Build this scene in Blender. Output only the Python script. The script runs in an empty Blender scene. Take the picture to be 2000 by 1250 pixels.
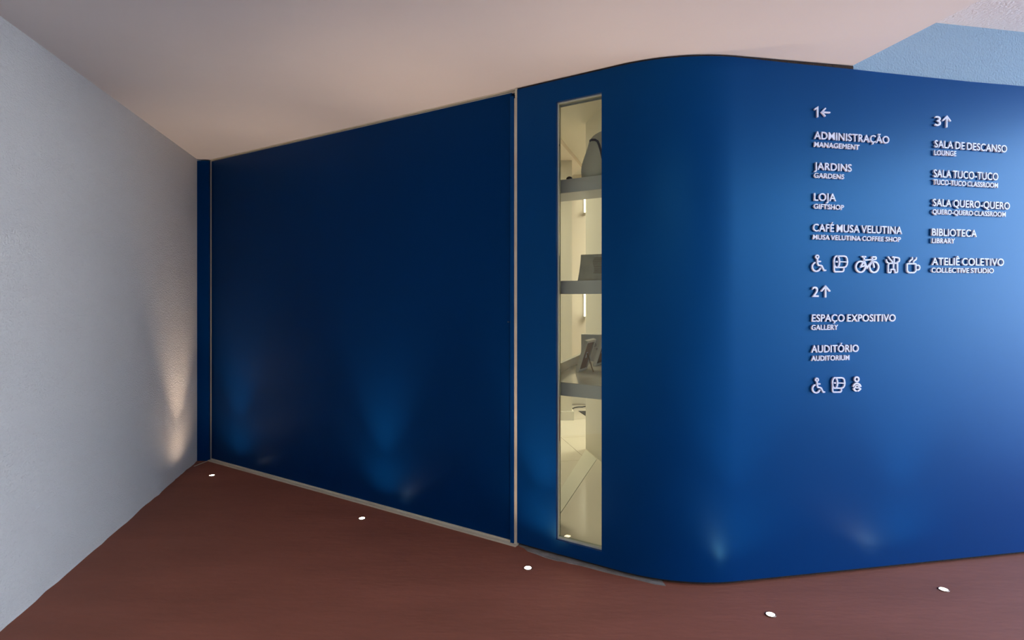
import bpy, bmesh, math, random
from mathutils import Vector, Matrix
random.seed(7)
C = bpy.context.scene.collection
S = bpy.context.scene

# ------------------------------------------------------------ camera, sky, exposure
F = 1100.0; CX = 1000.0; HY = 580.0; EYE = 1.45       # focal length in px of a 2000 px wide frame, eye height
cam_d = bpy.data.cameras.new('camera'); cam = bpy.data.objects.new('camera', cam_d); C.objects.link(cam)
cam.location = (0, 0, EYE); cam.rotation_euler = (math.pi/2, 0, 0)
cam_d.sensor_width = 36; cam_d.lens = 36*F/2000; cam_d.shift_y = -45/2000; cam_d.clip_start = .05
S.camera = cam
S.view_settings.view_transform = 'Standard'; S.view_settings.look = 'None'
S.view_settings.gamma = 1; S.view_settings.exposure = 0.0; S.view_settings.use_curve_mapping = False

SKY = 11.0; UP_W = 46.0; ROOM_W = 56.0; SUN = 9.0; DOWN_W = 38.0
w = bpy.data.worlds.new('world'); S.world = w; w.use_nodes = True
wn = w.node_tree.nodes; wl = w.node_tree.links; wn.clear()
wo = wn.new('ShaderNodeOutputWorld'); wb = wn.new('ShaderNodeBackground')
tc = wn.new('ShaderNodeTexCoord'); sx = wn.new('ShaderNodeSeparateXYZ'); cr = wn.new('ShaderNodeValToRGB')
wl.new(tc.outputs['Generated'], sx.inputs[0]); wl.new(sx.outputs['Z'], cr.inputs[0])
cr.color_ramp.elements[0].position = 0.0; cr.color_ramp.elements[0].color = (.80, .91, 1, 1)
cr.color_ramp.elements[1].position = 0.7; cr.color_ramp.elements[1].color = (.25, .45, .85, 1)
wl.new(cr.outputs[0], wb.inputs[0]); wb.inputs[1].default_value = SKY; wl.new(wb.outputs[0], wo.inputs[0])

# sun from behind the blue building: it lights the open forecourt on the right, never the passage itself
sun_d = bpy.data.lights.new('sun', 'SUN'); sun_d.energy = SUN; sun_d.angle = .01; sun_d.color = (1, .95, .86)
sun = bpy.data.objects.new('sun', sun_d); C.objects.link(sun)
sun.rotation_euler = Vector((.45, -.62, -.75)).to_track_quat('-Z', 'Y').to_euler()
# large room lamps of the shop behind the window (out of sight of the slot)
def area(name, loc, size, power, col):
    l = bpy.data.lights.new(name, 'AREA'); l.size = size; l.energy = power; l.color = col
    o = bpy.data.objects.new(name, l); C.objects.link(o); o.location = loc
    return o
area('shop_ceiling_lamp', (-1.0, 5.9, 3.02), 1.2, ROOM_W, (1, .93, .80))
area('shop_ceiling_lamp', (2.2, 6.4, 3.02), 1.2, ROOM_W*1.5, (1, .93, .80))
area('passage_fill_light', (0.2, -.9, 2.66), 2.2, DOWN_W, (1, .80, .64))  # added unseen fill light behind the camera, brightens the passage

# ------------------------------------------------------------ materials
def mat(name, col, rough=.5, bump=0, bscale=40, var=0, vscale=2, spec=.5, metal=0, stretch=(1,1,1), detail=4, col2=None, coat=0):
    m = bpy.data.materials.new(name); m.use_nodes = True
    n = m.node_tree.nodes; l = m.node_tree.links; b = n['Principled BSDF']
    b.inputs['Base Color'].default_value = (*col, 1); b.inputs['Roughness'].default_value = rough
    b.inputs['Specular IOR Level'].default_value = spec; b.inputs['Metallic'].default_value = metal
    b.inputs['Coat Weight'].default_value = coat
    t = n.new('ShaderNodeTexCoord'); mp = n.new('ShaderNodeMapping'); mp.inputs['Scale'].default_value = stretch
    l.new(t.outputs['Object'], mp.inputs[0])
    if var or col2:
        nz = n.new('ShaderNodeTexNoise'); nz.inputs['Scale'].default_value = vscale; nz.inputs['Detail'].default_value = 6
        nz.inputs['Roughness'].default_value = .6
        l.new(mp.outputs[0], nz.inputs[0])
        r = n.new('ShaderNodeValToRGB'); r.color_ramp.elements[0].position = .3; r.color_ramp.elements[1].position = .7
        a = col; c2 = col2 or tuple(c*(1-var) for c in col)
        r.color_ramp.elements[0].color = (*c2, 1); r.color_ramp.elements[1].color = (*a, 1)
        l.new(nz.outputs[0], r.inputs[0]); l.new(r.outputs[0], b.inputs['Base Color'])
    if bump:
        nb = n.new('ShaderNodeTexNoise'); nb.inputs['Scale'].default_value = bscale; nb.inputs['Detail'].default_value = detail
        l.new(mp.outputs[0], nb.inputs[0])
        bp = n.new('ShaderNodeBump'); bp.inputs['Strength'].default_value = bump; bp.inputs['Distance'].default_value = .01
        l.new(nb.outputs[0], bp.inputs['Height']); l.new(bp.outputs[0], b.inputs['Normal'])
    return m
def emis(name, col, s):
    m = bpy.data.materials.new(name); m.use_nodes = True; b = m.node_tree.nodes['Principled BSDF']
    b.inputs['Base Color'].default_value = (*col, 1); b.inputs['Emission Color'].default_value = (*col, 1)
    b.inputs['Emission Strength'].default_value = s
    return m
M = {}
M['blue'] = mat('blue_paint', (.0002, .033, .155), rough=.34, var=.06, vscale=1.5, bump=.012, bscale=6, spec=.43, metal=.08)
M['blue_shaded'] = mat('blue_paint_shaded', (.0003, .027, .125), rough=.30, var=.06, vscale=1.5, bump=.012, bscale=6, spec=.12, metal=.1)  # same blue paint, darkened for the weaker light on door and post
M['plaster'] = mat('textured_plaster', (.66, .65, .63), rough=.85, bump=.8, bscale=85, stretch=(1, 1, 1.6), detail=3, spec=.25, var=.05, vscale=1)
M['ceiling'] = mat('ceiling_paint', (.74, .72, .70), rough=.8, bump=.02, bscale=5, spec=.2, var=.04, vscale=1.2)
M['stucco_sky_tint'] = mat('sky_tinted_stucco', (.27, .37, .46), rough=.85, bump=.8, bscale=90, detail=5, spec=.2)  # bluish bounce from sky and wall put into the stucco colour
M['stucco'] = mat('white_stucco', (.80, .74, .70), rough=.85, bump=.9, bscale=80, detail=5, spec=.2)
M['floor'] = mat('red_concrete', (.270, .088, .054), rough=.72, bump=.3, bscale=11, vscale=1.3, col2=(.21, .068, .040), spec=.4, stretch=(.8, 2.6, 1), detail=9)
M['paving'] = mat('pale_paving', (.42, .41, .39), rough=.9, var=.1, vscale=4)
M['grey_concrete'] = mat('grey_concrete', (.27, .25, .235), rough=.85, bump=.6, bscale=40, var=.35, vscale=14)
M['gap_shade_grime'] = mat('dark_shade_grime', (.018, .012, .010), rough=.95, bump=.8, bscale=60, col2=(.05, .025, .012), vscale=40)  # shade of the wall gaps put into the colour, with some grime
M['cream'] = mat('cream_metal', (.60, .56, .44), rough=.45, var=.12, vscale=12)
M['seal'] = mat('window_seal', (.46, .50, .42), rough=.5, var=.1, vscale=10)
M['shop'] = mat('shop_wall_paint', (.74, .70, .58), rough=.6, var=.03, vscale=1, spec=.3)
M['shop_warm'] = mat('shop_wall_warm', (.82, .74, .62), rough=.6, spec=.3, var=.03)
M['skirting'] = mat('skirting_paint', (.80, .77, .66), rough=.35, var=.02)
M['tile'] = mat('porcelain_tile', (.76, .71, .60), rough=.18, var=.04, vscale=3, spec=.5)
M['grout'] = mat('tile_grout', (.40, .36, .29), rough=.9, var=.1)
M['pale_strip'] = mat('gloss_pale_strip', (.80, .80, .68), rough=.2, var=.02)
M['shelf'] = mat('shelf_lacquer', (.68, .68, .68), rough=.3, var=.05, vscale=3)
M['counter'] = mat('gloss_counter_top', (.62, .58, .48), rough=.08, var=.02, spec=.8)
M['letter'] = mat('letter_acrylic', (.60, .63, .76), rough=.45, var=.04, vscale=10)
M['steel'] = mat('lamp_ring_steel', (.22, .15, .12), rough=.35, metal=1, var=.1)
M['lens'] = emis('lamp_lens', (1, .84, .62), 22)
M['tube'] = emis('light_tube', (1, .96, .84), 4)
M['cloth'] = mat('off_white_cloth', (.78, .76, .68), rough=.9, bump=.4, bscale=14, var=.1, vscale=5)
M['navy'] = mat('navy_webbing', (.02, .035, .10), rough=.7, bump=.3, bscale=120, var=.1)
M['frame'] = mat('pale_frame_wood', (.78, .76, .68), rough=.5, var=.1, vscale=10)
M['mdf'] = mat('brown_backing_board', (.26, .15, .06), rough=.7, var=.25, vscale=20)
M['card'] = mat('grey_card', (.62, .58, .46), rough=.5, var=.25, vscale=12)
M['box'] = mat('white_card_box', (.86, .82, .72), rough=.5, var=.04)
M['ink'] = mat('brown_ink', (.14, .07, .04), rough=.7, var=.1)
M['black'] = mat('black_rubber', (.015, .014, .013), rough=.5, var=.1)
g = bpy.data.materials.new('window_glass'); g.use_nodes = True; b = g.node_tree.nodes['Principled BSDF']
b.inputs['Base Color'].default_value = (.95, .97, .93, 1); b.inputs['Transmission Weight'].default_value = 1
b.inputs['Roughness'].default_value = 0; b.inputs['IOR'].default_value = 1.45
gn = g.node_tree.nodes; gl = g.node_tree.links
tr = gn.new('ShaderNodeBsdfTransparent'); tr.inputs[0].default_value = (.93, .95, .88, 1)
gs = gn.new('ShaderNodeBsdfGlossy'); gs.inputs['Roughness'].default_value = .01
fr = gn.new('ShaderNodeFresnel'); fr.inputs[0].default_value = 1.45
mx = gn.new('ShaderNodeMixShader'); gl.new(fr.outputs[0], mx.inputs[0]); gl.new(tr.outputs[0], mx.inputs[1]); gl.new(gs.outputs[0], mx.inputs[2])
gl.new(mx.outputs[0], gn['Material Output'].inputs[0]); M['glass'] = g

for k_ in ('blue', 'blue_shaded'): M[k_].node_tree.nodes['Principled BSDF'].inputs['Specular Tint'].default_value = (.10, .64, 1, 1)   # tinted metallic lacquer

# ------------------------------------------------------------ helpers
def link_mesh(name, verts, faces, m, parent=None, smooth=False):
    me = bpy.data.meshes.new(name); me.from_pydata([tuple(v) for v in verts], [], faces); me.update()
    bm = bmesh.new(); bm.from_mesh(me); bmesh.ops.recalc_face_normals(bm, faces=bm.faces); bm.to_mesh(me); bm.free()
    if smooth: me.polygons.foreach_set('use_smooth', [True]*len(me.polygons))
    me.materials.append(M[m]); o = bpy.data.objects.new(name, me); C.objects.link(o); o.parent = parent
    if parent: o.matrix_parent_inverse = parent.matrix_basis.inverted()
    return o
def bevel(o, w_, seg=2):
    md = o.modifiers.new('bevel', 'BEVEL'); md.width = w_; md.segments = seg; md.limit_method = 'ANGLE'; return o
def prism(name, poly, z0, z1, m, parent=None):
    n = len(poly); zs0 = z0 if isinstance(z0, (list, tuple)) else [z0]*n; zs1 = z1 if isinstance(z1, (list, tuple)) else [z1]*n
    v = [(p[0], p[1], zs0[i]) for i, p in enumerate(poly)] + [(p[0], p[1], zs1[i]) for i, p in enumerate(poly)]
    f = [tuple(range(n))[::-1], tuple(range(n, 2*n))] + [(i, (i+1) % n, n+(i+1) % n, n+i) for i in range(n)]
    return link_mesh(name, v, f, m, parent)
def thing(name, label, cat, loc=(0, 0, 0), group=None):
    o = bpy.data.objects.new(name, None); C.objects.link(o); o.location = loc; o.empty_display_size = .1
    return tag(o, label, cat, group)
def tag(o, label, cat, group=None):
    o['label'] = label; o['category'] = cat
    if group: o['group'] = group
    return o
def struct(o): o['kind'] = 'structure'; return o
def grp(name, loc=(0, 0, 0)):
    o = bpy.data.objects.new(name, None); C.objects.link(o); o.location = loc; o.empty_display_size = .1; o['kind'] = 'structure'; return o
V2 = lambda x, y: Vector((x, y))

# plan geometry
A = V2(-2.669, 4.984); B = V2(.0239, 3.285)
U = (B-A).normalized(); N = V2(U.y, -U.x)           # N points to the viewer side
if N.y > 0: N = -N
R0 = V2(1.2473, 2.8584); R1 = V2(2.8770, 3.1647)
R = (R1-R0).normalized(); RN = V2(R.y, -R.x)
if RN.y > 0: RN = -RN
CEIL = 2.668
def inter(p, d, q, e):
    k = d.x*e.y-d.y*e.x; w_ = q-p; return p+d*((w_.x*e.y-w_.y*e.x)/k)
K = inter(B, U, R0, R)
def on_plane(px, py, p, d):
    """point of a vertical plane (p, d) met by the sight line through a photo position"""
    r = V2((px-CX)/F, 1.0); q = inter(V2(0, 0), r, p, d)
    return Vector((q.x, q.y, EYE+(HY-py)/F*q.y))
def on_z(px, py, z=0.0):
    y = (EYE-z)*F/(py-HY); return Vector(((px-CX)/F*y, y, z))
def blue_pt(px, a=0.0):                              # on the blue wall line, shifted a metres inwards
    q = inter(V2(0, 0), V2((px-CX)/F, 1), B-N*a, U); return q
# path of the blue wall: straight, rounded corner, straight
turn = U.angle(R); rad = .80; tl = rad*math.tan(turn/2)
T0 = K-U*tl; T1 = K+R*tl; cen = T0-N*rad
def path(a, end=3.4):
    """list of plan points with inward shift a, from the door jamb to the far right"""
    p0 = blue_pt(1010); pts = [p0-N*a]
    for px in (1086, 1175): pts.append(blue_pt(px)-N*a)
    a0 = math.atan2(N.y, N.x); a1 = math.atan2(RN.y, RN.x)
    for i in range(33):
        t = a0+(a1-a0)*i/32; pts.append(cen+V2(math.cos(t), math.sin(t))*(rad-a))
    for k in range(1, 13): pts.append(T1-RN*a+R*(end*k/12 if k != 2 else (1.80-T1.x)/R.x))
    return pts

# ------------------------------------------------------------ setting
floor = struct(link_mesh('floor', [(-9, -14, 0), (22, -14, 0), (22, 14, 0), (-9, 14, 0), (-9, -14, -.2), (22, -14, -.2), (22, 14, -.2), (-9, 14, -.2)],
        [(0, 1, 2, 3), (4, 7, 6, 5), (0, 4, 5, 1), (1, 5, 6, 2), (2, 6, 7, 3), (3, 7, 4, 0)], 'floor'))

struct(link_mesh('forecourt', [(4.9, -13.9, .004), (21.9, -13.9, .004), (21.9, 13.9, .004), (4.9, 13.9, .004), (4.9, -13.9, 0), (21.9, -13.9, 0), (21.9, 13.9, 0), (4.9, 13.9, 0)],
        [(0, 1, 2, 3), (4, 7, 6, 5), (0, 4, 5, 1), (1, 5, 6, 2), (2, 6, 7, 3), (3, 7, 4, 0)], 'paving')).name = 'floor_outside'

# left wall: textured plaster with a slightly wavy foot
LC = V2(-2.787, 4.984); LD = V2(.2186, -.9758); LN = V2(.9758, .2186)
rows = [0, .01, .04, .12, .5, CEIL+.05]; n = 90; Lw = 9.0
v = []; f = []
from mathutils import noise as nz_
for j, z in enumerate(rows):
    for i in range(n+1):
        s = Lw*(i/n)**1.6; wob = {0: .012, 1: .010, 2: .006, 3: .002}.get(j, 0)
        o_ = wob*(nz_.noise(Vector((s*4, 0, 3)))+.6*nz_.noise(Vector((s*13, 1, 3)))) if s > .05 else 0
        p = LC+LD*s+LN*o_; v.append((p.x, p.y, z))
for j in range(len(rows)-1):
    for i in range(n):
        a_ = j*(n+1)+i; f.append((a_, a_+1, a_+n+2, a_+n+1))
nb = len(v)
for z in (0, CEIL+.05):
    for s in (0, Lw):
        p = LC+LD*s-LN*.25; v.append((p.x, p.y, z))
top = (len(rows)-1)*(n+1)
f += [(nb, nb+1, nb+3, nb+2), tuple([nb+2]+[top+i for i in range(n+1)]+[nb+3]), tuple([nb+1]+[i for i in range(n, -1, -1)]+[nb]),
      tuple([nb]+[j*(n+1) for j in range(len(rows))]+[nb+2]), tuple([nb+3]+[j*(n+1)+n for j in range(len(rows)-1, -1, -1)]+[nb+1])]
struct(link_mesh('wall_left', v, f, 'plaster'))

# closing wall behind the viewer, open to the right
lend = LC+LD*6.6
struct(prism('wall_back', [(lend.x-.1, lend.y), (11.5, lend.y-.9), (11.5, lend.y-1.1), (lend.x-.1, lend.y-.2)], 0, CEIL, 'plaster'))

# low smooth ceiling; its right edge runs diagonally, the raised stucco ceiling lies beyond
e0 = V2(1.790, 2.984); e1 = V2(1.9215, 2.310); ed = (e1-e0).normalized()
pu = path(.06)
ins = [p for p in pu[:-12] if p.x < 1.70]
ceil_poly = [(-3.3, 5.25), (LC.x-.2, 5.25), (A.x, 5.05)]
ceil_poly = [(-3.4, 5.2), (A.x-.05, 5.2)] + [tuple(A-N*.06)] + [tuple(p) for p in ins]
el = e0-ed*.10
ceil_poly += [tuple(T1-RN*.06+R*.12), tuple(el), tuple(e0+ed*8.2), (-3.4, e0.y-8.0)]
RZ = 2.945
struct(prism('ceiling', ceil_poly, CEIL, CEIL+.5, 'ceiling'))
struct(prism('ceiling_raised', [tuple(el-ed*.4-V2(.1, 0)), tuple(e0+ed*8.2-V2(.1, 0)), (5.2, -5.2), (5.2, 3.9)], RZ, RZ+.3, 'stucco'))

# blue wall with the tall slot window
zt = []
P0 = path(0.0)
WB, WT = .094, 2.54
def ztop(p, i):
    if i >= 3+33: return CEIL-.012 - .022*min(1, (i-35)/5.0)
    if i >= 3: return CEIL-.010
    return CEIL-.010
ZB = .019
wt = .05
def wall_strip(name, i0, i1, z0f, z1f, m, parent=None, a0=0.0, a1=wt):
    po = path(a0)[i0:i1+1]; pi = path(a1)[i0:i1+1]; k = len(po)
    v = []; 
    for i in range(k):
        z0 = z0f(i0+i); z1 = z1f(i0+i)
        v += [(po[i].x, po[i].y, z0), (po[i].x, po[i].y, z1), (pi[i].x, pi[i].y, z1), (pi[i].x, pi[i].y, z0)]
    f = []
    for i in range(k-1):
        a_, b_ = 4*i, 4*i+4
        for q in range(4): f.append((a_+q, a_+(q+1) % 4, b_+(q+1) % 4, b_+q))
    f += [(0, 1, 2, 3), (4*k-4, 4*k-1, 4*k-2, 4*k-3)]
    return link_mesh(name, v, f, m, parent)
zb_ = lambda i: ZB
zt_ = lambda i: ztop(None, i)
# one mesh: left strip, below, above, right strip incl. rounded corner
def join_strips(name, specs, m):
    V, Fc = [], []
    for (i0, i1, z0f, z1f, a0, a1) in specs:
        po = path(a0)[i0:i1+1]; pi = path(a1)[i0:i1+1]; k = len(po); base = len(V)
        for i in range(k):
            z0 = z0f(i0+i); z1 = z1f(i0+i)
            V += [(po[i].x, po[i].y, z0), (po[i].x, po[i].y, z1), (pi[i].x, pi[i].y, z1), (pi[i].x, pi[i].y, z0)]
        for i in range(k-1):
            a_, b_ = base+4*i, base+4*i+4
            for q in range(4): Fc.append((a_+q, a_+(q+1) % 4, b_+(q+1) % 4, b_+q))
        Fc += [(base, base+1, base+2, base+3), (base+4*k-4, base+4*k-1, base+4*k-2, base+4*k-3)]
    return link_mesh(name, V, Fc, m)
bw = join_strips('wall_front', [(0, 1, zb_, zt_, 0, wt), (1, 2, zb_, lambda i: WB, 0, wt), (1, 2, lambda i: WT, zt_, 0, wt), (2, 47, zb_, zt_, 0, wt)], 'blue')
struct(bw)
# smooth only the rounded part
for p in bw.data.polygons:
    c = p.center
    if abs(p.normal.z) < .2: p.use_smooth = True
bw.data.set_sharp_from_angle(angle=math.radians(20))

# recess strips below and above the cladding, shade in their colour; upper masonry
struct(join_strips('trim_1', [(0, 47, lambda i: 0, lambda i: ZB+.02, .02, .09)], 'gap_shade_grime'))
struct(join_strips('wall_upper', [(0, 37, lambda i: CEIL-.09, lambda i: 3.2, .035, .20), (37, 47, lambda i: CEIL-.09, lambda i: 3.2, .012, .20)], 'stucco_sky_tint'))
struct(join_strips('trim_8', [(0, 37, lambda i: CEIL-.07, lambda i: CEIL-.001, .006, .034)], 'gap_shade_grime'))
# masonry above the door, behind the header
ad = A-U*.4; 
struct(prism('wall_above_door', [tuple(ad-N*.06), tuple(path(.06)[0]), tuple(path(.2)[0]), tuple(ad-N*.2)], CEIL-.004, 3.2, 'shop'))

# worn grey concrete strip in the floor along the window bay
gp = []
for px, py in ((1013, 1066), (1024, 1071.5), (1030, 1077), (1048, 1083), (1066, 1090), (1088, 1096), (1098, 1097), (1112, 1101), (1128, 1104), (1150, 1109.5), (1172, 1115.5), (1200, 1122.5), (1225, 1128), (1250, 1134.5), (1280, 1141.8), (1300, 1144.6)):
    q = on_z(px, py); gp.append((q.x, q.y))
gp2 = [tuple(p) for p in path(.05)[:20]]
struct(prism('trim_2', gp+[p for p in gp2[::-1] if p[0] < gp[-1][0]], .0, .003, 'grey_concrete'))

# window: reveal lining, glass
win = grp('window_1')
wl_, wr_ = blue_pt(1086), blue_pt(1175)
def wbox(name, s0, s1, a0, a1, z0, z1, m, parent):
    d = wl_; q = [d+U*s0-N*a0, d+U*s1-N*a0, d+U*s1-N*a1, d+U*s0-N*a1]
    return prism(name, [tuple(p) for p in q], z0, z1, m, parent)
WW = (wr_-wl_).length
for (s0, s1, z0, z1) in ((0, .003, WB, WT), (WW-.003, WW, WB, WT), (.003, WW-.003, WB, WB+.009), (.003, WW-.003, WT-.007, WT)):
    wbox('window_frame', s0, s1, .018, .0495, z0, z1, 'seal', win)
wbox('glass_pane', .004, WW-.002, .030, .036, WB+.006, WT-.006, 'glass', win)

# door: wide sliding panel, closing stile, cream frame
door = grp('door_1', (A.x, A.y, 0))
def dbox(name, px0, px1, a0, a1, z0, z1, m, parent=door, s0=None, s1=None):
    p, q = blue_pt(px0), blue_pt(px1)
    return prism(name, [tuple(p-N*a0), tuple(q-N*a0), tuple(q-N*a1), tuple(p-N*a1)], z0, z1, m, parent)
dbox('door_panel', 410.6, 997, .012, .055, .018, 2.651, 'blue_shaded')
bevel(dbox('closing_stile', 997, 1003.4, -.004, .055, .006, 2.625, 'blue'), .002)
dbox('head_track', 409.5, 1009, .02, .07, 2.651, CEIL, 'cream')
dbox('head_flashing', 409.5, 1010, .005, .02, 2.6615, CEIL, 'cream')
dbox('floor_track', 410, 1010, -.02, .07, 0, .010, 'cream')
dbox('track_rail', 411, 1008, .004, .012, .010, .019, 'cream')
dbox('jamb', 1003.9, 1010.2, .002, .10, 0.0, 2.612, 'cream')
dbox('corner_cap', 1006.5, 1010.2, -.004, .06, 2.612, CEIL, 'cream')
dbox('jamb_left', 407.9, 410.2, .012, .08, 0, CEIL, 'cream')
# lock: small dark keyhole with a bright rivet
lp = on_plane(995.2, 629, B, U)
def disc(name, c, nrm, r, t, m, parent, seg=20):
    nrm = Vector(nrm).normalized(); up = Vector((0, 0, 1)) if abs(nrm.z) < .9 else Vector((1, 0, 0))
    x = nrm.cross(up).normalized(); y = nrm.cross(x); v = []
    for k in range(2):
        for i in range(seg):
            t_ = 2*math.pi*i/seg; v.append(Vector(c)+nrm*(t*k)+x*(r*math.cos(t_))+y*(r*math.sin(t_)))
    f = [tuple(range(seg)), tuple(range(2*seg-1, seg-1, -1))]+[(i, (i+1) % seg, seg+(i+1) % seg, seg+i) for i in range(seg)]
    return link_mesh(name, v, f, m, parent)
n3 = Vector((N.x, N.y, 0))
disc('keyhole', lp-n3*.013, n3, .0055, .004, 'black', door)
disc('rivet', on_plane(990.5, 629, B, U)-n3*.013, n3, .0035, .003, 'steel', door)

# blue post closing the gap between plaster wall and door
post = prism('post', [(LC.x-.05, 4.984), (A.x-.012, 4.984), (A.x-.012, 5.06), (LC.x-.05, 5.06)], 0, 2.655, 'blue_shaded')
struct(post); post.name = 'trim_3'
wrem = prism('trim_4', [(LC.x-.3, 5.06), (A.x+.02, 5.06), (A.x+.02, 5.16), (LC.x-.3, 5.16)], 0, 3.2, 'shop'); struct(wrem)
# hair line joint in the floor in front of the post
q0 = on_z(410.5, 898.5); q1 = on_z(379, 911)
dd = (q1-q0).normalized(); pp = Vector((-dd.y, dd.x, 0))*.006
struct(prism('trim_5', [tuple((q0+pp).xy), tuple((q1+pp).xy), tuple((q1-pp).xy), tuple((q0-pp).xy)], 0, .002, 'cream'))

# ------------------------------------------------------------ shop room seen through the slot
SC = 3.1
struct(prism('ceiling_shop', [(-3.2, 8.6), (-3.2, 5.1), tuple(A-N*.15), tuple(blue_pt(1010)-N*.15), tuple(K-N*.12), tuple(T1-RN*.12+R*3.4), (4.9, 8.6)], SC, SC+.1, 'shop'))
struct(prism('wall_shop_left', [(-3.2, 5.12), (-3.05, 5.12), (-3.05, 8.6), (-3.2, 8.6)], 0, SC, 'shop'))
re = T1-RN*.1+R*3.4
struct(prism('wall_shop_right', [tuple(re), (re.x+.12, re.y), (5.0, 8.6), (4.85, 8.6)], 0, SC+.1, 'shop'))
struct(prism('wall_shop_far', [(-3.2, 7.6), (4.95, 7.6), (4.95, 7.75), (-3.2, 7.75)], 0, SC, 'shop_warm'))
struct(prism('baseboard_far', [(.70, 7.585), (4.8, 7.585), (4.8, 7.6), (.70, 7.6)], .006, .10, 'skirting'))
struct(prism('wall_shop_column', [(-3.04, 6.6), (.702, 6.6), (.702, 6.85), (-3.04, 6.85)], 0, SC, 'shop'))
struct(prism('baseboard_column', [(-3.03, 6.575), (.722, 6.575), (.722, 6.87), (.7025, 6.87), (.7025, 6.5995), (-3.03, 6.5995)], .007, .112, 'skirting'))
struct(prism('wall_shop_partition', [(.700, 5.35), (.84, 4.60), (1.25, 4.66), (1.1, 5.42)], 0, SC, 'shop'))
struct(prism('ceiling_soffit', [(.477, 5.76), (.863, 6.98), (.77, 7.59), (-1.9, 7.59), (-1.9, 4.9), (.10, 4.9)], SC-.05, SC, 'shop_warm'))
# tiled floor, each tile its own piece
fs = grp('floor_shop', (.5, 5.3, 0))
poly = [tuple(blue_pt(700)-N*.11), tuple(blue_pt(1010)-N*.11), tuple(K-N*.10-U*.1), (2.3, 3.3), (2.3, 7.58), (-1.9, 7.58), (-1.9, 4.8)]
prism('grout_bed', poly, .0005, .003, 'grout', fs)
# tile joints run along two directions read off the photo
g0 = on_z(1103, 862); g1 = on_z(1135, 890); tdir = V2(g1.x-g0.x, g1.y-g0.y).normalized(); tn = V2(-tdir.y, tdir.x)
org = V2(g0.x, g0.y); TS = .80
tile_me = None
def in_room(p):
    if p.x < -1.8 or p.x > 2.25 or p.y > 7.5: return False
    return (p-B).dot(-N) > .72 and (p-T1).dot(-RN) > .68
for i in range(-9, 10):
    for j in range(-9, 10):
        c = org+tdir*(TS*(i+.35))+tn*(TS*(j+.5))
        if not in_room(c): continue
        if tile_me is None:
            h = TS/2-.002
            o = prism('tile', [tuple(tdir*a+tn*b_) for a, b_ in ((-h, -h), (h, -h), (h, h), (-h, h))], 0, .005, 'tile', None)
            tile_me = o.data
        else:
            o = bpy.data.objects.new('tile', tile_me); C.objects.link(o)
        o.parent = fs; o.location = (c.x-.5, c.y-5.3, .003)
# pale glossy strip lying across the shop floor
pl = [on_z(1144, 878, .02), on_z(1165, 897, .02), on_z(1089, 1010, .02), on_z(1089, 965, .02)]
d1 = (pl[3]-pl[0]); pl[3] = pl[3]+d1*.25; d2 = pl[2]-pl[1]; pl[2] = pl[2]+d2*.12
raised = prism('trim_6', [(p.x, p.y) for p in pl], .0085, .02, 'pale_strip'); struct(raised)
# gloss platform between raised strip and window
fl = [pl[1], pl[2], None]
pf = [(pl[1].x+.002, pl[1].y), (pl[2].x+.002, pl[2].y)]
b0 = blue_pt(1060)-N*.115; b1 = K-N*.10-U*.05
struct(prism('trim_7', pf+[tuple(b0), tuple(b1), (1.25, 3.3), (.86, 4.58)], .0085, .017, 'tile'))

# shelves behind the glass
a_s = .15
def shp(px, a): return blue_pt(px, a)
shelf_t = thing('display_shelf', 'grey-edged display shelves standing behind the tall slot window', 'shelf', (shp(1130, a_s).x, shp(1130, a_s).y, 0))
def zat(px, py, a): q = blue_pt(px, a); return EYE+(HY-py)/F*q.y
z1t, z1b = zat(1130, 347.2, a_s), zat(1130, 374, a_s)
z2t, z2b = zat(1130, 548, a_s), zat(1130, 574, a_s)
z3t, z3b = zat(1130, 749.5, a_s), zat(1130, 776, a_s)
def sh(name, pxa, pxb, d0, d1, z0, z1, m, parent=shelf_t):
    p, q = blue_pt(pxa, d0), blue_pt(pxb, d0)
    return bevel(prism(name, [tuple(p), tuple(q), tuple(q-N*(d1-d0)), tuple(p-N*(d1-d0))], z0, z1, m, parent), .002)
sh('shelf', 1045, 1225, a_s, a_s+.26, z1b, z1t, 'shelf'); sh('shelf', 1045, 1225, a_s, a_s+.26, z2b, z2t, 'shelf')
sh('side_panel', 1030, 1045, a_s, a_s+.27, .02, 2.6, 'shelf'); sh('side_panel', 1225, 1238, a_s, a_s+.27, .02, 2.6, 'shelf')
# deep gloss counter at the lowest level
zc = z3t
c0 = on_z(1089, 730, zc); c1 = on_z(1117, 716, zc); cd = V2(c1.x-c0.x, c1.y-c0.y).normalized()
cl = inter(V2(c0.x, c0.y), cd, blue_pt(1130, a_s+.27), U); cf = inter(V2(c0.x, c0.y), cd, blue_pt(1130, a_s), U)
cb = V2(c0.x, c0.y)+cd*.95
counter = thing('display_counter', 'glossy deep counter shelf at knee-to-waist height behind slot window, carrying picture frames', 'counter', (cf.x+.2, cf.y, 0))
fr_ = blue_pt(1222, a_s)
pc = [tuple(cf), tuple(fr_), tuple(fr_-N*.55), (.83, 4.57), (.72, 4.75), tuple(cb)]
prism('counter_top', pc, zc-.004, zc, 'counter', counter)
prism('counter_apron', pc, z3b, zc-.004, 'shelf', counter)
cn = V2(-cd.y, cd.x)
prism('upstand', [tuple(cf+cn*.0+cd*.02), tuple(cb), tuple(cb+cn*.025), tuple(cf+cn*.025+cd*.02)], zc-.01, zc+.058, 'skirting', counter)
lq = fr_-N*.30-U*.06
prism('leg', [tuple(lq), tuple(lq+U*.04), tuple(lq+U*.04-N*.04), tuple(lq-N*.04)], .02, z3b, 'shelf', counter)

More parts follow.
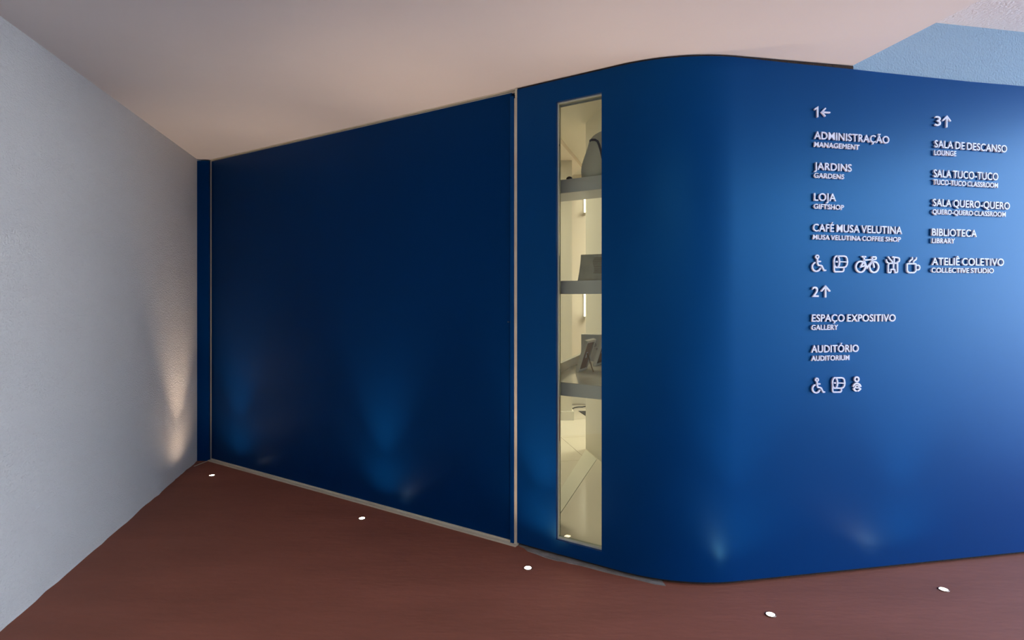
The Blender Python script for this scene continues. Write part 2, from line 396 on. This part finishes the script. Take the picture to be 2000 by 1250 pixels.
# picture frames leaning on the counter
def pic_frame(off, label):
    b0 = Vector((.426+off[0], 3.72+off[1], zc)); ev = Vector((.083, .18, 0)); el_ = ev.length; e = ev.normalized()
    lean = Vector((.91, -.42, 0)); up = (lean*.065+Vector((0, 0, .212))); ul = up.length; u_ = up.normalized(); nn = e.cross(u_).normalized()
    if nn.dot(Vector((.9, -.4, 0))) < 0: nn = -nn        # back side, towards the leg
    t = thing('picture_frame', label, 'picture frame', b0)
    def bar(name, x0, x1, y0, y1, d0, d1, m):
        v = [b0+e*x+u_*y+nn*d for d in (d0, d1) for x, y in ((x0, y0), (x1, y0), (x1, y1), (x0, y1))]
        return link_mesh(name, v, [(3, 2, 1, 0), (4, 5, 6, 7), (0, 1, 5, 4), (1, 2, 6, 5), (2, 3, 7, 6), (3, 0, 4, 7)], m, t)
    w_ = .016
    bar('rail', 0, el_, 0, w_, -.010, .012, 'frame'); bar('rail', 0, el_, ul-w_, ul, -.010, .012, 'frame')
    bar('stile', 0, w_, w_, ul-w_, -.010, .012, 'frame'); bar('stile', el_-w_, el_, w_, ul-w_, -.010, .012, 'frame')
    bar('backing_board', w_, el_-w_, w_, ul-w_, -.002, .003, 'mdf')
    bar('hinge_plate', el_*.5-.015, el_*.5+.015, ul*.42, ul*.6, .003, .006, 'shelf')
    s_ = b0+e*(el_*.5)+u_*(ul*.58)+nn*.006; f_ = Vector((.540+off[0], 3.716+off[1]+.02, zc+.002))
    ax = (f_-s_); sd = e*.008; th = ax.cross(sd).normalized()*.003
    v = [s_-sd-th, s_+sd-th, s_+sd+th, s_-sd+th, f_-sd*.6-th, f_+sd*.6-th, f_+sd*.6+th, f_-sd*.6+th]
    link_mesh('easel_leg', v, [(0, 1, 2, 3), (7, 6, 5, 4), (0, 4, 5, 1), (1, 5, 6, 2), (2, 6, 7, 3), (3, 7, 4, 0)], 'mdf', t)
pic_frame((0, 0), 'nearer picture frame seen from its brown back, propped on a thin leg on the counter')
pic_frame((.164, .34), 'farther picture frame behind the propped one, cut off by the right window edge')
bx = thing('drawing_box', 'pale box with a small brown drawing, standing behind the picture frames', 'box', (.69, 4.42, zc))
bevel(prism('box_body', [(.545, 4.44), (.84, 4.34), (.86, 4.42), (.565, 4.52)], zc, zc+.205, 'box', bx), .002)
dq = V2(.295, -.10).normalized()
def dline(pts, r=.0025):
    pass
def tube(name, pts, r, m, parent=None, closed=False, res=3, order=True):
    cu = bpy.data.curves.new(name, 'CURVE'); cu.dimensions = '3D'; cu.bevel_depth = r; cu.bevel_resolution = res; cu.use_fill_caps = True
    sp = cu.splines.new('POLY'); sp.points.add(len(pts)-1)
    for i, p in enumerate(pts): sp.points[i].co = (*p, 1)
    sp.use_cyclic_u = closed
    tmp = bpy.data.objects.new('tmp', cu); C.objects.link(tmp)
    dg = bpy.context.evaluated_depsgraph_get(); me = bpy.data.meshes.new_from_object(tmp.evaluated_get(dg))
    bpy.data.objects.remove(tmp); me.materials.clear(); me.materials.append(M[m]); me.polygons.foreach_set('use_smooth', [True]*len(me.polygons))
    o = bpy.data.objects.new(name, me); C.objects.link(o); o.parent = parent
    if parent: o.matrix_parent_inverse = parent.matrix_basis.inverted()
    return o
bo = V2(.545, 4.44)-V2(.10, .295).normalized()*.001
for (cx_, cz_, r_) in ((.105, .125, .014), (.105, .125, .006), (.085, .09, .007), (.125, .092, .006)):
    pts = [(bo.x+dq.x*(cx_+r_*math.cos(t)), bo.y+dq.y*(cx_+r_*math.cos(t)), zc+cz_+r_*math.sin(t)) for t in [k*math.pi/8 for k in range(16)]]
    tube('drawing', pts, .0016, 'ink', bx, closed=True, res=1)

# leaning card on the middle shelf
az = a_s+.07
cp = [blue_pt(1128, az), blue_pt(1195, az)]
card = thing('leaning_card', 'grey translucent-looking card leaning on middle shelf behind the slot window', 'card', (cp[0].x, cp[0].y, z2t))
hz = zat(1130, 497, az)-z2t
v = []
for k in range(9):
    t = k/8; l_ = blue_pt(1128+6.5*(1-(1-t)**1.6), az+.03*t); r_ = blue_pt(1198, az+.03*t)
    for d in (0, .004):
        v += [(l_.x-N.x*d, l_.y-N.y*d, z2t+hz*t), (r_.x-N.x*d, r_.y-N.y*d, z2t+hz*t)]
f = []
for k in range(8):
    a_ = 4*k; f += [(a_, a_+1, a_+5, a_+4), (a_+2, a_+6, a_+7, a_+3), (a_, a_+4, a_+6, a_+2), (a_+1, a_+3, a_+7, a_+5)]
f += [(0, 2, 3, 1), (32, 33, 35, 34)]
link_mesh('card_sheet', v, f, 'card', card)
for k in range(14):
    y_ = 503+k*2.3; q0_ = on_plane(1157-2*math.sin(k*.45), y_, blue_pt(1130, az-.0015), U); q1_ = on_plane(1178, y_, blue_pt(1130, az-.0015), U)
    t = (q0_.z-z2t)/hz*.03
    q0_ += Vector((-N.x, -N.y, 0))*t; q1_ += Vector((-N.x, -N.y, 0))*t
    tube('reed_line', [q0_, q1_], .0014, 'mdf', card, res=1)

# cloth bag with navy strap on the top shelf
ab = a_s+.15
bc = blue_pt(1181, ab)
prof = [(344, 45), (330, 44.5), (318, 42.5), (305, 38), (292, 33.5), (280, 30), (272, 28), (266, 23), (260, 16), (256, 8), (254.5, 1)]
bag = thing('cloth_bag', 'off-white rounded cloth bag with navy strap on top shelf behind the window', 'bag', (bc.x, bc.y, z1t))
v = []; f = []; ns = 32; pxm = bc.y/F
for k, (py, hw) in enumerate(prof):
    z = EYE+(HY-py)/F*bc.y
    if k == 0: z = z1t+.001
    for i in range(ns):
        t = 2*math.pi*i/ns; fold = 1+.035*math.sin(5*t+.8*k*.3)+.02*math.sin(9*t)
        x = hw*pxm*1.15*math.cos(t)*fold; y = hw*pxm*.62*math.sin(t)*fold
        p = bc+U*x-N*y; v.append((p.x, p.y, z))
for k in range(len(prof)-1):
    for i in range(ns): f.append((k*ns+i, k*ns+(i+1) % ns, (k+1)*ns+(i+1) % ns, (k+1)*ns+i))
f += [tuple(range(ns))[::-1], tuple(range((len(prof)-1)*ns, len(prof)*ns))]
o = link_mesh('bag_body', v, f, 'cloth', bag, smooth=True); sd_ = o.modifiers.new('s', 'SUBSURF'); sd_.levels = 1; sd_.render_levels = 1
sp_ = []
for px, py, a in ((1151, 275.5, ab-.055), (1155, 273, ab-.075), (1162, 273, ab-.092), (1167, 276, ab-.098), (1170, 283, ab-.104), (1173.5, 295, ab-.112), (1178, 315, ab-.118)):
    sp_.append(on_plane(px, py, blue_pt(1130, a), U))
v = []
for p in sp_:
    k = sp_.index(p); tg = (sp_[min(k+1, 6)]-sp_[max(k-1, 0)]).normalized(); sdv = Vector((-n3.x*-1, n3.y, 0)).cross(tg).normalized()*.0065
    v += [p-sdv, p+sdv, p+sdv-n3*.004, p-sdv-n3*.004]
f = []
for k in range(6):
    for q in range(4): f.append((4*k+q, 4*k+(q+1) % 4, 4*k+4+(q+1) % 4, 4*k+4+q))
f += [(0, 1, 2, 3), (27, 26, 25, 24)]
link_mesh('strap', v, f, 'navy', bag)
# small dark bowl peeping over the top shelf edge
bq = blue_pt(1112, a_s+.05); v = []; f = []
pr = [(.0, .012), (.010, .012), (.017, .020), (.020, .030), (.0185, .030), (.015, .021), (.008, .015), (0.0005, .015)]
pr = [(.0005, 0), (.012, 0), (.018, .008), (.018, .016), (.013, .022), (.006, .0255), (.0005, .026)]
for r_, z in pr:
    for i in range(16): t = i*math.pi/8; v.append((bq.x+r_*math.cos(t), bq.y+r_*math.sin(t), z1t+z))
for k in range(len(pr)-1):
    for i in range(16): f.append((k*16+i, k*16+(i+1) % 16, (k+1)*16+(i+1) % 16, (k+1)*16+i))
f += [tuple(range(16))[::-1], tuple(range(96, 112))]
tag(link_mesh('trinket', v, f, 'black', None, True), 'tiny black rounded trinket peeping over the top shelf edge', 'trinket')

# cable, dark mat, light tubes at the far wall
cpts = [on_z(px, py, .016) for px, py in ((1112, 800), (1118, 798), (1123, 795.8), (1130, 794.6), (1137, 794.8), (1144, 793.5), (1152, 793))]
tag(tube('cable', cpts, .007, 'black'), 'thin black cable lying on the tiled floor by the far skirting', 'cable')
mp_ = [on_z(1130, 802.5, .012), on_z(1156, 802.5, .012), on_z(1166, 827, .012)]
tag(prism('floor_mat', [(p.x, p.y) for p in mp_], .0082, .013, 'black'), 'dark triangular mat corner on the tiled floor beyond the shop partition', 'mat')
for (z0, z1, lb) in ((1.17, 1.70, 'lower glowing light tube on the far shop wall, below the middle shelf'), (2.56, 2.98, 'upper glowing light tube on the far shop wall, just under the top shelf')):
    t = thing('light_tube', lb, 'lamp', (.985, 7.57, z0), 'light tubes on the far wall')
    tube('tube', [(.985, 7.55, z0+.02), (.985, 7.55, z1-.02)], .022, 'tube', t)
    prism('mounting_rail', [(.965, 7.572), (1.005, 7.572), (1.005, 7.584), (.965, 7.584)], z0, z1, 'skirting', t)
    tube('end_cap', [(.985, 7.55, z0), (.985, 7.55, z0+.02)], .024, 'skirting', t); tube('end_cap', [(.985, 7.55, z1-.02), (.985, 7.55, z1)], .024, 'skirting', t)

# ------------------------------------------------------------ recessed floor uplights
names = ['small floor uplight nearest the plaster wall corner', 'small floor uplight in front of the middle of the blue door',
         'small floor uplight in front of the slot window', 'small floor uplight in front of the rounded blue corner, brightest and nearest',
         'small floor uplight under the white lettering, farthest right']
for k, (px, py) in enumerate(((414, 929), (707, 1013), (1031, 1110), (1505, 1201), (1843, 1152))):
    c = on_z(px, py); t = thing('floor_uplight', names[k], 'lamp', c, 'recessed floor uplights along the blue wall')
    v = []; f = []
    pr = [(.0185, .0005), (.0185, .0035), (.021, .0045), (.024, .003), (.0245, .0005)]
    for r_, z in pr:
        for i in range(32): a_ = i*math.pi/16; v.append((c.x+r_*math.cos(a_), c.y+r_*math.sin(a_), z))
    for q in range(5):
        for i in range(32): f.append((q*32+i, q*32+(i+1) % 32, ((q+1) % 5)*32+(i+1) % 32, ((q+1) % 5)*32+i))
    link_mesh('ring', v, f, 'steel', t, True)
    disc('lens', (c.x, c.y, .0005), (0, 0, 1), .0183, .0025, 'lens', t, 28)
    ld = bpy.data.lights.new('uplight_bulb', 'SPOT'); ld.energy = UP_W*.22; ld.color = (1, .72, .52); ld.spot_size = math.radians(142); ld.spot_blend = 1.0
    ld.shadow_soft_size = .012
    l2 = ld.copy(); l2.spot_size = math.radians(62); l2.energy = UP_W*1.35
    lo = bpy.data.objects.new('narrow_beam', l2); C.objects.link(lo); lo.parent = t; lo.location = (0, 0, .008); lo.rotation_euler = (math.pi, 0, 0)
    lo = bpy.data.objects.new('uplight_bulb', ld); C.objects.link(lo); lo.parent = t; lo.location = (0, 0, .008); lo.rotation_euler = (math.pi, 0, 0)

# ------------------------------------------------------------ raised lettering on the right-hand blue wall
THK = .008
rn3 = Vector((RN.x, RN.y, 0))
def wp(px, py): return on_plane(px, py, T1, R)       # point on the wall face
cache = {}
def glyph(ch, off):
    k = (ch, off)
    if k in cache: return cache[k]
    def mk(s):
        cu = bpy.data.curves.new('g', 'FONT'); cu.body = s; cu.size = 1; cu.offset = off; cu.extrude = .5; cu.resolution_u = 4
        o = bpy.data.objects.new('g', cu); C.objects.link(o); dg = bpy.context.evaluated_depsgraph_get()
        me = bpy.data.meshes.new_from_object(o.evaluated_get(dg)); bpy.data.objects.remove(o); return me
    xs = lambda me: [v.co.x for v in me.vertices]
    a = mk(ch+'I'); b_ = mk('I'); adv = max(xs(a))-max(xs(b_))
    if ch == ' ': cache[k] = (None, adv, 0, 0); bpy.data.meshes.remove(a); return cache[k]
    me = mk(ch); me.materials.clear(); me.materials.append(M['letter']); me.name = 'letter'
    cache[k] = (me, adv, min(xs(me)), max(xs(me))); return cache[k]
def cap_h(off):
    me = glyph('H', off)[0]; return max(v.co.y for v in me.vertices), min(v.co.y for v in me.vertices)
def line(text, xl, yl, xr, yr, cap, label, cat='lettering', off=.022, group='raised white lettering on the blue wall'):
    p = wp(xl, yl); q = wp(xr, yr); d = q-p; L = d.length; d.normalize()
    z_ = rn3; y_ = z_.cross(d).normalized()
    Hh = cap*p.y/F
    top_, bot = cap_h(off); sy_ = Hh/(top_-bot)
    pos = 0; items = []; gap_ = .030
    for ch in text:
        me, adv, x0, x1 = glyph(ch, off)
        if me: items.append((ch, me, pos, x0, x1))
        pos += adv*(.62 if ch == ' ' else 1.0)+gap_
    tot0 = items[0][2]+items[0][3]; tot1 = items[-1][2]+items[-1][4]
    sx_ = L/(tot1-tot0)
    t = thing('lettering' if cat == 'lettering' else 'floor_number', label, cat, p, group)
    rot = Matrix((d, y_, z_)).transposed().to_4x4(); t.matrix_world = Matrix.Translation(p)@rot
    for ch, me, ps, x0, x1 in items:
        o = bpy.data.objects.new('letter' if cat == 'lettering' else 'digit', me); C.objects.link(o); o.parent = t
        o.location = ((ps-tot0)*sx_, -bot*sy_, THK*.5+.004); o.scale = (sx_, sy_, THK)
    return t
LN_ = [
 ('ADMINISTRAÇÃO', 1587.6, 272.2, 1733.5, 281.6, 14.7), ('MANAGEMENT', 1587.6, 287.5, 1675.5, 293.4, 9.6),
 ('JARDINS', 1587.6, 332.2, 1660.3, 336.2, 14.5), ('GARDENS', 1587.2, 347.8, 1645.7, 350.8, 9.5),
 ('LOJA', 1587.2, 392.7, 1629.9, 393.8, 15), ('GIFTSHOP', 1586.7, 408, 1645.2, 410.6, 9.5),
 ('CAFÉ MUSA VELUTINA', 1585.2, 452.3, 1758.4, 457.7, 15), ('MUSA VELUTINA COFFEE SHOP', 1585.2, 467.8, 1755.9, 472.7, 9.3),
 ('ESPAÇO EXPOSITIVO', 1583.1, 628.3, 1745.8, 627.6, 14.4), ('GALLERY', 1582, 644.4, 1634, 643.8, 10),
 ('AUDITÓRIO', 1582, 688.5, 1674, 686.9, 14.4), ('AUDITORIUM', 1582, 704.6, 1655.8, 702.8, 10),
 ('SALA DE DESCANSO', 1821.8, 288.9, 1962.7, 299, 14.4), ('LOUNGE', 1821.3, 303.9, 1864, 306, 10),
 ('SALA TUCO-TUCO', 1820, 346.6, 1945.6, 353.4, 15), ('TUCO-TUCO CLASSROOM', 1819.4, 361, 1945, 367.8, 10),
 ('SALA QUERO-QUERO', 1818.6, 403.1, 1968.2, 410, 14.4), ('QUERO-QUERO CLASSROOM', 1818, 418.7, 1960, 424, 9.6),
 ('BIBLIOTECA', 1816.7, 460.8, 1903.7, 463.3, 14.2), ('LIBRARY', 1816.7, 475.2, 1861.3, 475.8, 9.5),
 ('ATELIÊ COLETIVO', 1816.7, 518, 1956.8, 519.6, 14.7), ('COLLECTIVE STUDIO', 1815.8, 532.6, 1936.9, 533.7, 9.7)]
for (t_, xl, yl, xr, yr, cap) in LN_:
    big = cap > 12
    line(t_, xl, yl, xr, yr, cap, 'raised white %s lettering reading %s on the blue wall' % ('large' if big else 'small', t_), off=.012 if big else .016)
line('2', 1583.8, 579.9, 1596.0, 580.0, 20.0, 'large white raised number 2 below the row of five icons', 'number', off=.012, group='white floor numbers on the blue wall')
line('3', 1822.6, 246.7, 1834.3, 247.2, 18.8, 'large white raised number 3 above the right text column', 'number', off=.012, group='white floor numbers on the blue wall')

def ribbon(name, pts, w_, parent, closed=False, m='letter', thk=THK):
    """flat raised stroke with round ends; pts are photo positions on the lettered wall, w_ in px"""
    P = []
    for (x, y) in pts:
        q = wp(x, y); P.append(V2((q.xy-T1).dot(R), q.z))
    hw = w_/F*2.7/2
    n = len(P); left = []; right = []
    for i in range(n):
        if closed: a, b_ = P[i-1], P[(i+1) % n]
        else: a, b_ = P[max(i-1, 0)], P[min(i+1, n-1)]
        d0 = (P[i]-a).normalized() if (P[i]-a).length > 1e-9 else (b_-P[i]).normalized()
        d1 = (b_-P[i]).normalized() if (b_-P[i]).length > 1e-9 else d0
        n0 = V2(-d0.y, d0.x); n1 = V2(-d1.y, d1.x); mm = (n0+n1)
        mm = mm.normalized() if mm.length > 1e-6 else n0
        k = hw/max(mm.dot(n0), .5)
        left.append(P[i]+mm*k); right.append(P[i]-mm*k)
    def cap_pts(c, d, a):
        nn = V2(-d.y, d.x); return [c+d*(hw*math.sin(t))+nn*(a*hw*math.cos(t)) for t in (math.pi/6, math.pi/3, math.pi/2, math.pi*2/3, math.pi*5/6)]
    def w3(s, off): p = T1+R*s.x; return Vector((p.x, p.y, s.y))+rn3*off
    V, Fc = [], []
    if closed:
        for off in (.004, .004+thk):
            V += [w3(p, off) for p in left]+[w3(p, off) for p in right]
        for i in range(n):
            j = (i+1) % n
            Fc += [(2*n+i, 2*n+j, 3*n+j, 3*n+i), (i, n+i, n+j, j), (i, j, 2*n+j, 2*n+i), (n+i, 3*n+i, 3*n+j, n+j)]
    else:
        dE = (P[-1]-P[-2]).normalized(); dS = (P[0]-P[1]).normalized()
        ce = cap_pts(P[-1], dE, 1); cs = cap_pts(P[0], dS, 1)
        # strips + caps built separately so that bends stay clean
        loop_e = [left[-1]]+ce+[right[-1]]; loop_s = [right[0]]+cs+[left[0]]
        for off in (.004, .004+thk):
            V += [w3(p, off) for p in left+right+ce+cs]
        T = 2*n+10
        for i in range(n-1):
            j = i+1
            Fc += [(T+i, T+j, T+n+j, T+n+i), (i, n+i, n+j, j), (i, j, T+j, T+i), (n+i, T+n+i, T+n+j, n+j)]
        e = [n-1]+[2*n+k for k in range(5)]+[2*n-1]; s_ = [n]+[2*n+5+k for k in range(5)]+[0]
        for lp in (e, s_):
            Fc += [tuple(T+k for k in lp), tuple(lp[::-1])]+[(lp[k], lp[k+1], T+lp[k+1], T+lp[k]) for k in range(len(lp)-1)]
    return link_mesh(name, V, Fc, m, parent)
def arc(cx_, cy_, rx, ry, a0, a1, n=14):
    return [(cx_+rx*math.cos(math.radians(a0+(a1-a0)*i/n)), cy_+ry*math.sin(math.radians(a0+(a1-a0)*i/n))) for i in range(n+1)]
def ring(cx_, cy_, rx, ry, n=24): return arc(cx_, cy_, rx, ry, 0, 360-360/n, n-1)
Z6 = lambda pts: [(1560+x/6.944, 420+y/6.944) for x, y in pts]
Z7 = lambda pts: [(1560+x/6.577, 590+y/6.577) for x, y in pts]
ZD = lambda pts: [(1720+x/22.725, 490+y/22.725) for x, y in pts]
t = thing('floor_number', 'large white raised number 1 above the left text column', 'number', wp(1591, 229), 'white floor numbers on the blue wall')
ribbon('digit', [(1589.0, 214.6), (1594.0, 211.3), (1594.0, 228.8)], 3.5, t)
gi = 'raised white icons on the blue wall'
def icon(name, label, px, py): return thing(name, label, 'icon', wp(px, py), gi)
def arrow(shaft, head, label, w_=3.3):
    t = thing('arrow', label, 'arrow', wp(*shaft[0]), 'white direction arrows on the blue wall')
    ribbon('arrow_shaft', shaft, w_, t); ribbon('arrow_head', head, w_, t)
arrow([(1617.5, 221.2), (1603, 220.4)], [(1609, 213.3), (1602.3, 220.4), (1608.4, 227.6)], 'white arrow pointing left beside the number 1')
arrow([(1609.6, 579.8), (1609.6, 560.5)], [(1601.8, 568.3), (1609.6, 559.3), (1617.6, 568.3)], 'white arrow pointing up beside the number 2')
arrow([(1845.4, 248.8), (1845.8, 230)], [(1838.6, 236.2), (1846, 228.6), (1852.6, 237.2)], 'white arrow pointing up at the top of the right text column')
def wheelchair(T, ox, oy, k, label):
    q = lambda pts: T([(ox+x*k, oy+y*k) for x, y in pts])
    c = q([(80, 120)])[0]; t = icon('wheelchair_icon', label, *c)
    ribbon('head', q(ring(78, 36, 20, 22, 18)), 2.9, t, closed=True)
    ribbon('seated_figure', q([(82, 70), (82, 95), (86, 130), (96, 150), (128, 152), (142, 160), (172, 220), (192, 218)]), 3.1, t)
    ribbon('arm', q([(86, 98), (122, 98)]), 3.0, t)
    ribbon('wheel', q(arc(68, 170, 55, 60, -112, -338, 20)), 3.1, t)
wheelchair(Z6, 153, 533, 1.0, 'white wheelchair icon, first in the row of five icons')
wheelchair(Z7, 148, 963, .86, 'white wheelchair icon, first in the lower row of three icons')
def roll(T, ox, oy, k, label):
    q = lambda pts: T([(ox+x*k, oy+y*k) for x, y in pts])
    c = q([(100, 120)])[0]; t = icon('paper_roll_icon', label, *c)
    ribbon('roll_end', q(ring(48, 92, 37, 78, 26)), 3.0, t, closed=True)
    ribbon('roll_body', q([(52, 16), (150, 16), (172, 24), (186, 48), (192, 92), (186, 132), (170, 158), (146, 168), (64, 168)]), 3.0, t)
    ribbon('core', q([(44, 92), (52, 92)]), 3.4, t)
    ribbon('perforation', q([(92, 92), (118, 93)]), 2.2, t); ribbon('perforation', q([(128, 93), (176, 95)]), 2.2, t)
    ribbon('sheet', q([(14, 100), (13, 200), (18, 218), (32, 227), (120, 226), (134, 220), (142, 206), (142, 178)]), 3.0, t)
roll(Z6, 448, 543, 1.0, 'white toilet-paper icon, second in the row of five icons')
roll(Z7, 405, 955, .87, 'white toilet-paper icon, middle of the lower row of three icons')
t = icon('bicycle_icon', 'white bicycle icon in the middle of the row of five icons', 1690, 517)
ribbon('wheel', Z6(ring(818, 703, 63, 73)), 3.4, t, closed=True); ribbon('wheel', Z6(ring(1001, 706, 60, 72)), 3.4, t, closed=True)
ribbon('frame', Z6([(818, 706), (868, 612), (985, 606), (905, 716), (868, 630)]), 3.4, t)
ribbon('chain_stay', Z6([(818, 706), (872, 690)]), 3.0, t)
ribbon('saddle', Z6([(838, 566), (884, 568)]), 3.6, t); ribbon('seat_post', Z6([(860, 568), (870, 615)]), 3.4, t)
ribbon('fork', Z6([(972, 575), (1001, 708)]), 3.4, t); ribbon('handlebar', Z6([(974, 572), (1018, 570), (1028, 584), (1022, 600), (1006, 603)]), 3.4, t)
t = icon('guide_dog_icon', 'white guide dog icon with harness, fourth in the row of five icons', 1739, 520)
ribbon('body', ZD([(500, 555), (330, 555), (285, 585), (265, 640), (262, 940), (280, 965), (355, 965), (380, 935), (380, 850), (400, 825), (525, 825), (550, 850), (555, 940), (580, 965), (650, 960), (672, 930), (672, 500), (740, 475), (755, 440), (752, 350), (730, 322), (640, 300), (460, 275)]), 3.0, t)
ribbon('chest', ZD([(500, 800), (500, 560), (520, 540), (528, 300)]), 3.0, t)
ribbon('back', ZD([(510, 550), (660, 550)]), 2.8, t)
ribbon('harness_handle', ZD([(268, 275), (480, 540)]), 3.0, t)
ribbon('tail', ZD([(185, 400), (190, 455), (215, 510), (260, 545), (300, 552)]), 2.8, t)
t = icon('cup_icon', 'white steaming cup icon at the right end of the row of five icons', 1780, 520)
ribbon('cup', ZD([(1130, 575), (1455, 575), (1485, 595), (1488, 850), (1470, 920), (1400, 970), (1190, 968), (1120, 915), (1102, 850), (1100, 600)]), 3.0, t, closed=True)
ribbon('cup_handle', ZD([(1500, 645), (1590, 640), (1640, 670), (1662, 740), (1640, 820), (1580, 848), (1500, 845)]), 2.8, t)
ribbon('steam', ZD([(1330, 300), (1332, 365), (1300, 400), (1240, 430), (1210, 470), (1210, 500)]), 2.9, t)
ribbon('steam', ZD([(1508, 310), (1502, 370), (1475, 405), (1410, 440), (1385, 480), (1382, 510)]), 2.9, t)
t = icon('baby_icon', 'white baby icon at the right end of the lower row of three icons', 1671, 750)
ribbon('head', Z7(ring(726, 988, 26, 29, 18)), 3.2, t, closed=True)
ribbon('arms', Z7([(680, 1078), (692, 1056), (712, 1042), (742, 1042), (764, 1056), (776, 1078)]), 3.2, t)
ribbon('belly', Z7([(705, 1075), (728, 1066), (752, 1075)]), 2.4, t)
ribbon('nappy', Z7([(704, 1090), (728, 1100), (756, 1090)]), 2.4, t)
ribbon('leg', Z7([(698, 1100), (688, 1112), (700, 1126), (718, 1138)]), 3.2, t); ribbon('leg', Z7([(758, 1100), (772, 1112), (758, 1126), (740, 1138)]), 3.2, t)
